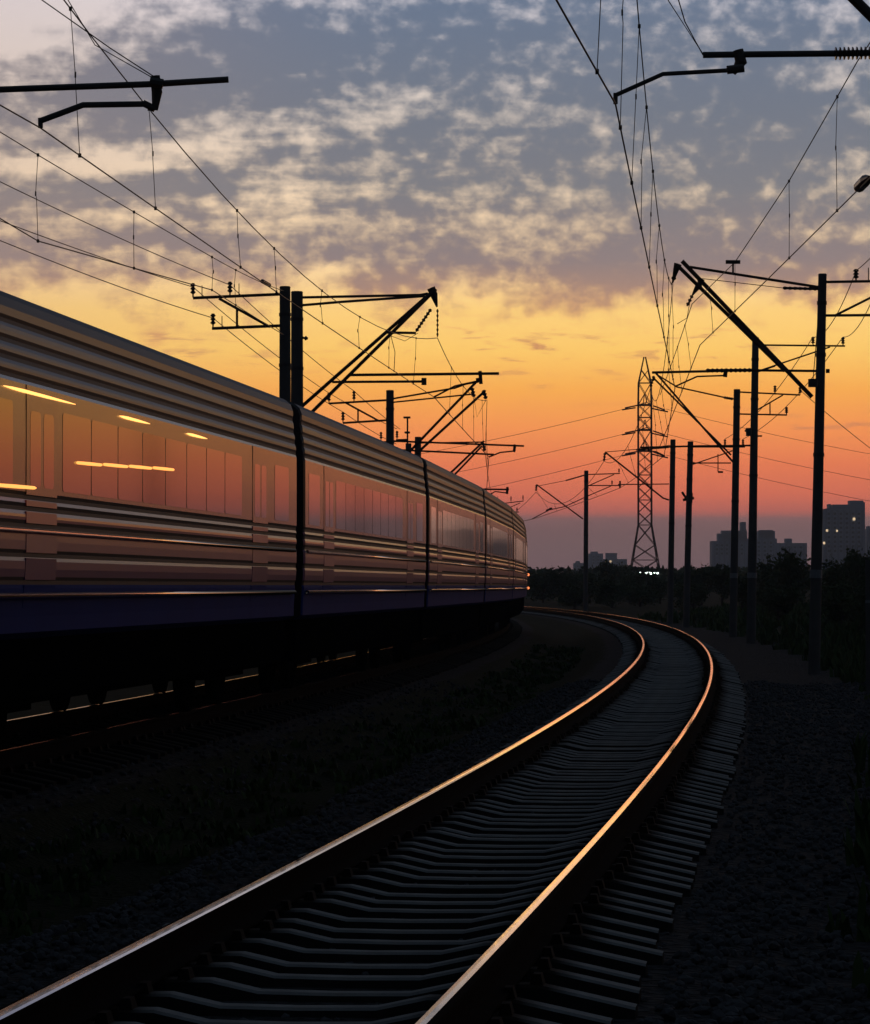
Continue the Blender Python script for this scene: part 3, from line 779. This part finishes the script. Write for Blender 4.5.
# ------------------------------------------------------------------ lights on an added canopy beside the pylon foot
def added_canopy():
    Y = 470.; a, b = at(637, 574, Y), at(659, 574, Y); gz = ground_z(a.x, Y)
    t = thing('added_canopy', 'white-green floodlights glowing at the foot of the pylon, on an added low canopy', 'canopy', ((a.x + b.x) / 2, Y, gz))
    cx, w, z = (a.x + b.x) / 2, b.x - a.x, a.z + .35
    mb = MB(); mb.box((cx, Y + .8, z), (w + .6, 2.2, .18)); mb.build('roof', M['steel'], t)  # roof and posts put in as one support for the lights
    for x in (a.x + .1, b.x - .1):
        mb = MB(); mb.tube((x, Y + .8, gz), (x, Y + .8, z), .08); mb.build('post', M['steel'], t)
    for px, py in ((638.5,574),(640.5,572.6),(645,573.5),(648,573),(650,574.4),(652.5,573.3),(655,573.6),(658.5,573.2)):
        p = at(px, py, Y); mb = MB(); r = random.uniform(.07, .17)
        mb.box(p, (r * 3.2, .12, r * 1.6)); mb.tube(p, (p.x, p.y, z), .015); mb.build('floodlight', M['flood'], t)
added_canopy()

# ------------------------------------------------------------------ tower blocks
def block(label, x0, x1, ytop, Y, parts=(), lit=(), slant=0, storeys=16, bays=8, wall='wall', depth=22, name='tower_block'):
    a, b = at(x0, ytop, Y), at(x1, ytop - slant, Y); gz = ground_z(a.x, Y) - 1
    t = thing(name, label, 'tower block', ((a.x + b.x) / 2, Y, gz), 'tower blocks on the horizon')
    mb = MB()
    mb.add([(a.x,Y,gz),(b.x,Y,gz),(b.x,Y+depth,gz),(a.x,Y+depth,gz),(a.x,Y,a.z),(b.x,Y,b.z),(b.x,Y+depth,b.z),(a.x,Y+depth,a.z)],
           [(0,1,5,4),(1,2,6,5),(2,3,7,6),(3,0,4,7),(4,5,6,7)])
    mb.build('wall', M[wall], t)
    for (u0, u1, yt) in parts:
        p, q = at(u0, yt, Y + 3), at(u1, yt, Y + 3); z0 = min(a.z, b.z) - 1
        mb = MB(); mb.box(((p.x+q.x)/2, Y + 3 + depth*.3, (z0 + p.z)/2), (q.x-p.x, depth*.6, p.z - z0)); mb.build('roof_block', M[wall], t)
    w = b.x - a.x; hgt = min(a.z, b.z) - gz
    vis = max(3, int((min(a.z, b.z) - (gz + 25)) / 3.0)); vis = min(vis, storeys)
    for i in range(bays):
        x = a.x + w * (i + .5) / bays
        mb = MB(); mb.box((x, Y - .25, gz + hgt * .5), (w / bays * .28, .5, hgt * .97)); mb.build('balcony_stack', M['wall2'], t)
    cnt = 0
    for j in range(vis):
        for i in range(bays):
            if cnt >= 80: break
            x = a.x + w * (i + .98) / bays; z = min(a.z, b.z) - 3.2 - j * 3.1
            if x > b.x - .8: continue
            mb = MB(); mb.box((x, Y - .05, z), (w / bays * .42, .12, 1.5)); mb.build('window', M['wpane'], t); cnt += 1
    for (px, py, s) in lit:
        p = at(px, py, Y - .6); mb = MB(); mb.box(p, (s, .1, s * 1.1)); mb.build('lit_window', M['lit'], t)
    return t
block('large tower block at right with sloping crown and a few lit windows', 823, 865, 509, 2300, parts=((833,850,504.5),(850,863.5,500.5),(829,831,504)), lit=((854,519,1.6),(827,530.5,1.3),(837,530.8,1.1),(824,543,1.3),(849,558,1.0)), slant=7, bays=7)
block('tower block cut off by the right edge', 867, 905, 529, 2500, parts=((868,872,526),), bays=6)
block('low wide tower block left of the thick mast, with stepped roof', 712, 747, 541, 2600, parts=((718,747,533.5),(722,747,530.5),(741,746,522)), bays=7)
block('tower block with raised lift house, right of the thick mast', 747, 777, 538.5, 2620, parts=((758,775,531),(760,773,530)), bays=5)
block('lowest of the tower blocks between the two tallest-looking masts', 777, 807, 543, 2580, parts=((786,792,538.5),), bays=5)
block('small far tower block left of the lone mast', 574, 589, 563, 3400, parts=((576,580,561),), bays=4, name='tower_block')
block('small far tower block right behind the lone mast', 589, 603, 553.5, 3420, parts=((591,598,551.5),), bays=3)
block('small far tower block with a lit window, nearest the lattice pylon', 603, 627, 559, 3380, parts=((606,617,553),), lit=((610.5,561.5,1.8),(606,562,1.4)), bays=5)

# ------------------------------------------------------------------ trees and bushes
def crown_mesh(seed, n, leaf):
    rnd = random.Random(seed); mb = MB()
    lobes = [(rnd.uniform(-.42,.42), rnd.uniform(-.42,.42), rnd.uniform(.28,.8), rnd.uniform(.16,.34)) for _ in range(9)] + [(0,0,.5,.36)]
    twigs = []
    for _ in range(n):
        lx, ly, lz, r = rnd.choice(lobes)
        while True:
            d = V3((rnd.gauss(0,1), rnd.gauss(0,1), rnd.gauss(0,1)))
            if d.length > .1: break
        d = d.normalized() * r * (rnd.random() ** .45) * (1.25 if rnd.random() < .08 else 1)
        c = V3((lx, ly, lz)) + d; c.z = max(.06, c.z)
        s = leaf * rnd.uniform(.5, 1.3)
        a = V3((rnd.gauss(0,1), rnd.gauss(0,1), rnd.gauss(0,.6))).normalized(); b = a.cross(V3((rnd.gauss(0,1), rnd.gauss(0,1), rnd.gauss(0,1)))).normalized()
        mb.add([c - a*s, c + b*s*.45, c + a*s, c - b*s*.45], [(0,1,2,3)])
    # upright shoots break the outline
    for _ in range(14):
        lx, ly, lz, r = rnd.choice(lobes); p = V3((lx + rnd.uniform(-.1,.1), ly, lz + r * .7)); q = p + V3((rnd.uniform(-.05,.05), 0, rnd.uniform(.08,.2)))
        for k in range(10):
            c = p.lerp(q, k / 9); s = leaf * .5; a = V3((rnd.uniform(-1,1), rnd.uniform(-1,1), rnd.uniform(.2,1))).normalized(); b = V3((rnd.gauss(0,1), rnd.gauss(0,1), 0)).normalized()
            mb.add([c - b*s*.3, c + a*s, c + b*s*.3], [(0,1,2)])
    return mb
def trunk_mesh(seed):
    rnd = random.Random(seed); mb = MB()
    mb.path([(0,0,-.03),(.01,0,.2),(.02,.01,.5)], [.045,.032,.018], 8)
    for k in range(6):
        a = rnd.random() * 6.28; z = rnd.uniform(.15,.42); r = rnd.uniform(.25,.42)
        mb.path([(.01,0,z),(math.cos(a)*r*.5, math.sin(a)*r*.5, z+.16),(math.cos(a)*r, math.sin(a)*r, z+.34)], [.018,.011,.004], 6)
    return mb
PROT = []
for k in range(5):
    oc = crown_mesh(20 + k, 2600, .05).build('crown', M['leaf']); ot = trunk_mesh(40 + k).build('trunk', M['bark'])
    PROT.append((oc.data, ot.data)); bpy.data.objects.remove(oc); bpy.data.objects.remove(ot)
def tree(name, label, cat, px, ytop, Y, wpx, k, group):
    p = at(px, ytop, Y); gz = ground_z(p.x, Y); hgt = (p.z - gz); w = wpx * Y / F
    t = thing(name, label, cat, (p.x, Y, gz), group)
    for nm, me in zip(('crown', 'trunk'), PROT[k % 5]):
        o = bpy.data.objects.new(nm, me); COL.objects.link(o); o.parent = t
    t.scale = (w * .85, w * .85, hgt / 1.02); t.rotation_euler = (0, 0, k * 1.3)
GB = 'bushes and trees along the right side'
TREES = [
 ('tree','dark tree in front of the small far tower blocks, left of the pylon','tree',613,561,420,34),
 ('bush','low dark bush at the end of the train, right of its tail lamps','bush',543,570,330,34),
 ('bush','low dark bush left of the lone mast','bush',566,572,330,36),
 ('bush','low dark bush close behind the lone mast','bush',590,570,340,34),
 ('bush','dark bush just left of the pylon foot','bush',630,572,300,32),
 ('bush','dark bush right of the pylon foot, before the mast nearest the pylon','bush',660,577,290,32),
 ('bush','dark bush between the mast nearest the pylon and the switch-gear mast','bush',680,570,330,34),
 ('bush','rounded bush right of the switch-gear mast','bush',702,566,270,36),
 ('bush','rounded bush left of the slim mast, below the stepped block','bush',722,562,260,36),
 ('tree','broad tree below the tower blocks, right of the thick mast','tree',771,556,205,52),
 ('tree','spiky-topped tree just left of the tallest-looking mast','tree',796,551,190,46),
 ('tree','dark tree right of the tallest-looking mast, under the large tower block','tree',838,553,180,50),
 ('tree','dark tree at the right edge under the large tower block','tree',866,550,175,46),
 ('bush','bush hiding the foot of the thick mast and slim mast','bush',742,566,190,44),
 ('bush','low bush at the foot of the lattice pylon behind the far rail','bush',640,584,260,40),
 ('bush','low scrub behind the far rail, left of the pylon','bush',612,580,260,44),
 ('bush','low scrub behind the far rail, below the lone mast','bush',575,582,270,48),
 ('bush','low bush behind the masts, below the switch gear','bush',694,583,215,40),
 ('bush','bush lowest beside the thick mast, on its right','bush',778,583,150,50),
 ('bush','bush beside the foot of the tallest-looking mast, on its right','bush',842,580,125,56),
 ('bush','bush at the right edge beside the dark post','bush',880,575,110,60),
]
for i, (nm, lb, ct, px, yt, Y, w) in enumerate(TREES): tree(nm, lb, ct, px, yt, Y, w, i, GB)
for i, (px, yt, Y, w) in enumerate(((450,519,420,60),(492,518,400,50))):
    tree('tree', ('broad tree group behind the train roof, farther left', 'dark tree just behind the end of the train')[i], 'tree', px, yt, Y, w, i + 2, 'trees behind the train')

def distant_wood():
    rnd = random.Random(9); mb = MB()
    for _ in range(900):
        Y = rnd.uniform(430, 900); px = rnd.uniform(-200, 1150)
        x = (px - CX) / F * Y; gz = ground_z(x, Y); hh = rnd.uniform(3.0, 5.2) * (Y / 600)
        hh = min(hh, 1.57 + 14 * Y / F + rnd.uniform(-.8, 1.0) - gz)
        w = rnd.uniform(2.2, 4.5)
        for _k in range(60):
            c = V3((x + rnd.gauss(0, w * .5), Y + rnd.gauss(0, w * .5), gz + hh * rnd.random() ** .6)); s = rnd.uniform(.25, .7)
            a = V3((rnd.gauss(0,1), rnd.gauss(0,1), rnd.gauss(0,1))).normalized(); b = a.cross(V3((rnd.gauss(0,1), rnd.gauss(0,1), 1))).normalized()
            mb.add([c - a*s, c + b*s*.6, c + a*s, c - b*s*.6], [(0,1,2,3)])
    o = mb.build('distant_wood', M['leaf']); o['kind'] = 'stuff'
distant_wood()

# dark lineside post at the right edge
p = at(868.5, 560, 62.); gz = ground_z(p.x, 62.)
t = thing('lineside_post', 'short dark lineside post with a pale mark, at the right edge', 'post', (p.x, 62., gz))
mb = MB(); mb.path([(p.x, 62., gz - .02), (p.x, 62., p.z)], .055, 12); mb.build('post', M['concrete'], t)
mb = MB(); q = at(868.5, 603, 62.); mb.tube(q, q + V3((0,0,.05)), .06, n=12); mb.build('pale_mark', M['plate'], t)

# ------------------------------------------------------------------ haze
HAZE = 0.00018
if HAZE:
    mb = MB(); x0, x1, y0, y1, z0, z1 = -5500, 5500, -60, 4600, -3, 75
    mb.box(((x0+x1)/2, (y0+y1)/2, (z0+z1)/2), (x1-x0, y1-y0, z1-z0))
    m = bpy.data.materials.new('haze'); m.use_nodes = True; nt = m.node_tree
    nt.nodes.remove(nt.nodes['Principled BSDF'])
    pv = nt.nodes.new('ShaderNodeVolumePrincipled'); pv.inputs['Color'].default_value = (.60,.78,1.,1); pv.inputs['Density'].default_value = HAZE; pv.inputs['Anisotropy'].default_value = .55
    nt.links.new(pv.outputs[0], nt.nodes['Material Output'].inputs['Volume'])
    o = mb.build('haze', m); o['kind'] = 'stuff'

# ------------------------------------------------------------------ sky
def build_world():
    w = bpy.data.worlds.new('World'); S.world = w; w.use_nodes = True
    nt = w.node_tree; N = nt.nodes; L = nt.links; N.clear()
    def node(t, **k):
        n = N.new(t)
        for a, b in k.items(): setattr(n, a, b)
        return n
    def math_(op, a, b=None, c=None, clamp=False):
        n = node('ShaderNodeMath', operation=op); n.use_clamp = clamp
        for i, v in enumerate((a, b, c)):
            if v is None: continue
            if isinstance(v, (int, float)): n.inputs[i].default_value = v
            else: L.new(v, n.inputs[i])
        return n.outputs[0]
    def rng(v, a, b, c=0., d=1., smooth=True):
        n = node('ShaderNodeMapRange', interpolation_type='SMOOTHSTEP' if smooth else 'LINEAR')
        L.new(v, n.inputs[0])
        for i, q in enumerate((a, b, c, d)): n.inputs[i + 1].default_value = q
        return n.outputs[0]
    def mix(f, a, b):
        n = node('ShaderNodeMix', data_type='RGBA')
        if isinstance(f, float): n.inputs[0].default_value = f
        else: L.new(f, n.inputs[0])
        for i, v in ((6, a), (7, b)):
            if isinstance(v, tuple): n.inputs[i].default_value = v
            else: L.new(v, n.inputs[i])
        return n.outputs[2]
    def ramp(fac, stops):
        n = node('ShaderNodeValToRGB'); cr = n.color_ramp; L.new(fac, n.inputs[0])
        cr.elements[0].position, cr.elements[0].color = stops[0]; cr.elements[1].position, cr.elements[1].color = stops[-1]
        for p, c in stops[1:-1]: e = cr.elements.new(p); e.color = c
        return n.outputs[0]
    tc = node('ShaderNodeTexCoord'); sp = node('ShaderNodeSeparateXYZ'); L.new(tc.outputs['Generated'], sp.inputs[0])
    x, y, z = sp.outputs
    K = 180 / PI
    A = math_('MULTIPLY', math_('ARCTAN2', x, y), K)                 # azimuth from straight ahead, degrees
    E = math_('MULTIPLY', math_('ARCSINE', z), K)                    # elevation, degrees
    def e_of(py): return math.degrees(math.atan((YH - py) / F))
    def a_of(px): return math.degrees(math.atan((px - CX) / F))
    T = lambda py: (e_of(py) + 2) / 16
    fac = rng(E, -2, 14, smooth=False)
    base = ramp(fac, [(0, srgb(90,84,100)), (T(586), srgb(134,104,108)), (T(545), srgb(140,108,108)), (T(519), srgb(148,108,106)), (T(512), srgb(204,112,98)), (T(495), srgb(232,119,90)),
                      (T(465), srgb(245,130,84)), (T(430), srgb(254,153,84)), (T(390), srgb(254,175,82)), (T(350), srgb(255,202,106)), (T(310), srgb(254,208,124)),
                      (T(260), srgb(250,214,164)), (T(190), srgb(240,213,182)), (T(110), srgb(222,206,192)), (T(0), srgb(216,208,211)), (1, srgb(170,172,190))])
    cloudc = ramp(fac, [(0, srgb(150,100,95)), (T(350), srgb(226,160,100)), (T(300), srgb(190,144,114)), (T(260), srgb(152,131,124)), (T(190), srgb(130,126,127)), (T(110), srgb(116,120,130)), (T(0), srgb(104,117,138)), (1, srgb(80,95,130))])
    uv = node('ShaderNodeCombineXYZ'); L.new(A, uv.inputs[0]); L.new(E, uv.inputs[1])
    UV = uv.outputs[0]
    def noise(scale, sx, sy, rot, detail, rough, dist=0., seed=0.):
        mp = node('ShaderNodeMapping'); mp.inputs['Scale'].default_value = (sx, sy, 1); mp.inputs['Rotation'].default_value = (0, 0, math.radians(rot)); mp.inputs['Location'].default_value = (seed, seed * .7, seed * .3)
        L.new(UV, mp.inputs[0])
        n = node('ShaderNodeTexNoise'); n.inputs['Scale'].default_value = scale; n.inputs['Detail'].default_value = detail; n.inputs['Roughness'].default_value = rough; n.inputs['Distortion'].default_value = dist
        L.new(mp.outputs[0], n.inputs['Vector']); return n.outputs['Fac']
    def gauss(px, py, su, sv, slope):
        mp = node('ShaderNodeMapping', vector_type='TEXTURE')
        mp.inputs['Location'].default_value = (a_of(px), e_of(py), 0); mp.inputs['Rotation'].default_value = (0, 0, math.atan(-slope)); mp.inputs['Scale'].default_value = (su / 60.2, sv / 60.2, 1)
        L.new(UV, mp.inputs[0]); d = node('ShaderNodeVectorMath', operation='DOT_PRODUCT'); L.new(mp.outputs[0], d.inputs[0]); L.new(mp.outputs[0], d.inputs[1])
        return math_('POWER', math.e, math_('MULTIPLY', d.outputs['Value'], -1.))
    big = noise(.55, 1, 1.5, -12, 4, .55, .3, 3.1)
    clump = math_('ADD', math_('MULTIPLY', noise(2.45, 1.05, 1.3, 24, 4, .52, .12, 7.7), .75), math_('MULTIPLY', noise(1.3, 1, 2.2, -10, 3, .5, .1, 5.2), .25))
    cov = math_('ADD', math_('MULTIPLY', math_('SUBTRACT', big, .5), .38), math_('MULTIPLY_ADD', clump, 1.6, -.755))
    for (px, py, su, sv, sl, wt) in (
        (270,66,330,44,-.19,.34), (20,2,140,36,-.27,-1.1), (140,152,200,14,-.15,-.30), (150,182,190,15,-.10,.13), (190,209,250,11,-.10,-.24),
        (110,240,190,16,-.08,.20), (680,150,270,130,0,.20), (640,272,340,30,.0,.20), (140,290,230,24,0,-.14), (480,290,110,16,-.1,-.05), (440,170,150,70,-.3,.03),
        (760,110,90,60,.3,.10), (560,215,140,22,-.3,-.10)):
        cov = math_('ADD', cov, math_('MULTIPLY', gauss(px, py, su, sv, sl), wt))
    streak = noise(1.15, .42, 2.3, -9, 4, .55, .25, 21.)
    cov = math_('ADD', cov, math_('MULTIPLY', math_('SUBTRACT', streak, .5), math_('MULTIPLY_ADD', gauss(150, 170, 380, 170, 0), 1.15, .35)))
    env = rng(math_('MULTIPLY_ADD', math_('SUBTRACT', big, .5), 1.8, E), e_of(352), e_of(262), -.62, .03)
    cov = math_('ADD', cov, env)
    # outside the photographed window the deck goes on, thickening overhead
    thick = rng(cov, -.42, .34)
    edge = rng(cov, -.10, .05)
    lit = mix(edge, base, cloudc)
    sky = mix(thick, base, cloudc)
    core = rng(cov, .05, .42, 0., .4)
    sky = mix(core, sky, mix(.5, cloudc, srgb(92,106,130)))
    # wisps low in the glow
    wn = noise(1.1, 1, 5.5, 2, 4, .55, .3, 12.)
    wisp = math_('MULTIPLY', rng(wn, .52, .72), math_('MULTIPLY', rng(E, e_of(470), e_of(400)), rng(E, e_of(300), e_of(345))))
    wm = gauss(510, 345, 110, 30, .05)
    for q in ((830,432,60,14,0), (720,345,80,18,0), (120,340,130,22,.1)): wm = math_('ADD', wm, gauss(*q))
    wisp = math_('MULTIPLY', wisp, math_('MULTIPLY_ADD', wm, .85, .10))
    sky = mix(wisp, sky, srgb(190,120,96))
    sky = mix(rng(A, -9., 0., .26, 0.), sky, srgb(178,142,120))
    # the glow dies away to both sides and behind; the upper dome is dusk blue
    aa = math_('ABSOLUTE', A)
    side = rng(aa, 20, 95, 1., 0.)
    dusk = ramp(rng(E, -2, 60, smooth=False), [(0, (.006,.006,.009,1)), (.25, (.009,.010,.015,1)), (.55, (.018,.025,.036,1)), (1, (.032,.045,.064,1))])
    sky = mix(side, dusk, sky)
    up = rng(E, 9.9, 22)
    dome = ramp(rng(E, 10, 70, smooth=False), [(0, (.05,.055,.07,1)), (.3, (.030,.038,.052,1)), (1, (.030,.042,.060,1))])
    sky = mix(up, sky, mix(side, dusk, dome))
    below = rng(E, -2.2, -.6)
    sky = mix(below, (.004,.004,.005,1), sky)
    bg = node('ShaderNodeBackground'); L.new(sky, bg.inputs[0]); bg.inputs[1].default_value = 1.16
    out = node('ShaderNodeOutputWorld'); L.new(bg.outputs[0], out.inputs[0])
build_world()

# the sun has just gone down behind the haze bank: only a trace of direct light is left
sun = bpy.data.lights.new('sun', 'SUN'); sun.energy = .012; sun.angle = math.radians(10); sun.color = (1, .5, .25)
so = bpy.data.objects.new('sun', sun); COL.objects.link(so)
so.rotation_euler = (math.radians(-88), 0, math.radians(-4))

# ------------------------------------------------------------------ camera
cam = bpy.data.cameras.new('camera'); co = bpy.data.objects.new('camera', cam); COL.objects.link(co)
cam.sensor_fit = 'VERTICAL'; cam.sensor_height = 24.; cam.lens = F / 1024 * 24.; cam.clip_start = .1; cam.clip_end = 20000
co.location = (0, 0, H); co.rotation_euler = (PI / 2 + TH, 0, 0)
S.camera = co
for o in list(COL.objects):
    for k in ('base', 'Y'):
        if k in o: del o[k]
S.view_settings.view_transform = 'Standard'; S.view_settings.look = 'None'; S.view_settings.exposure = 0; S.view_settings.gamma = 1
S.cycles.volume_bounces = 0; S.cycles.max_bounces = 6
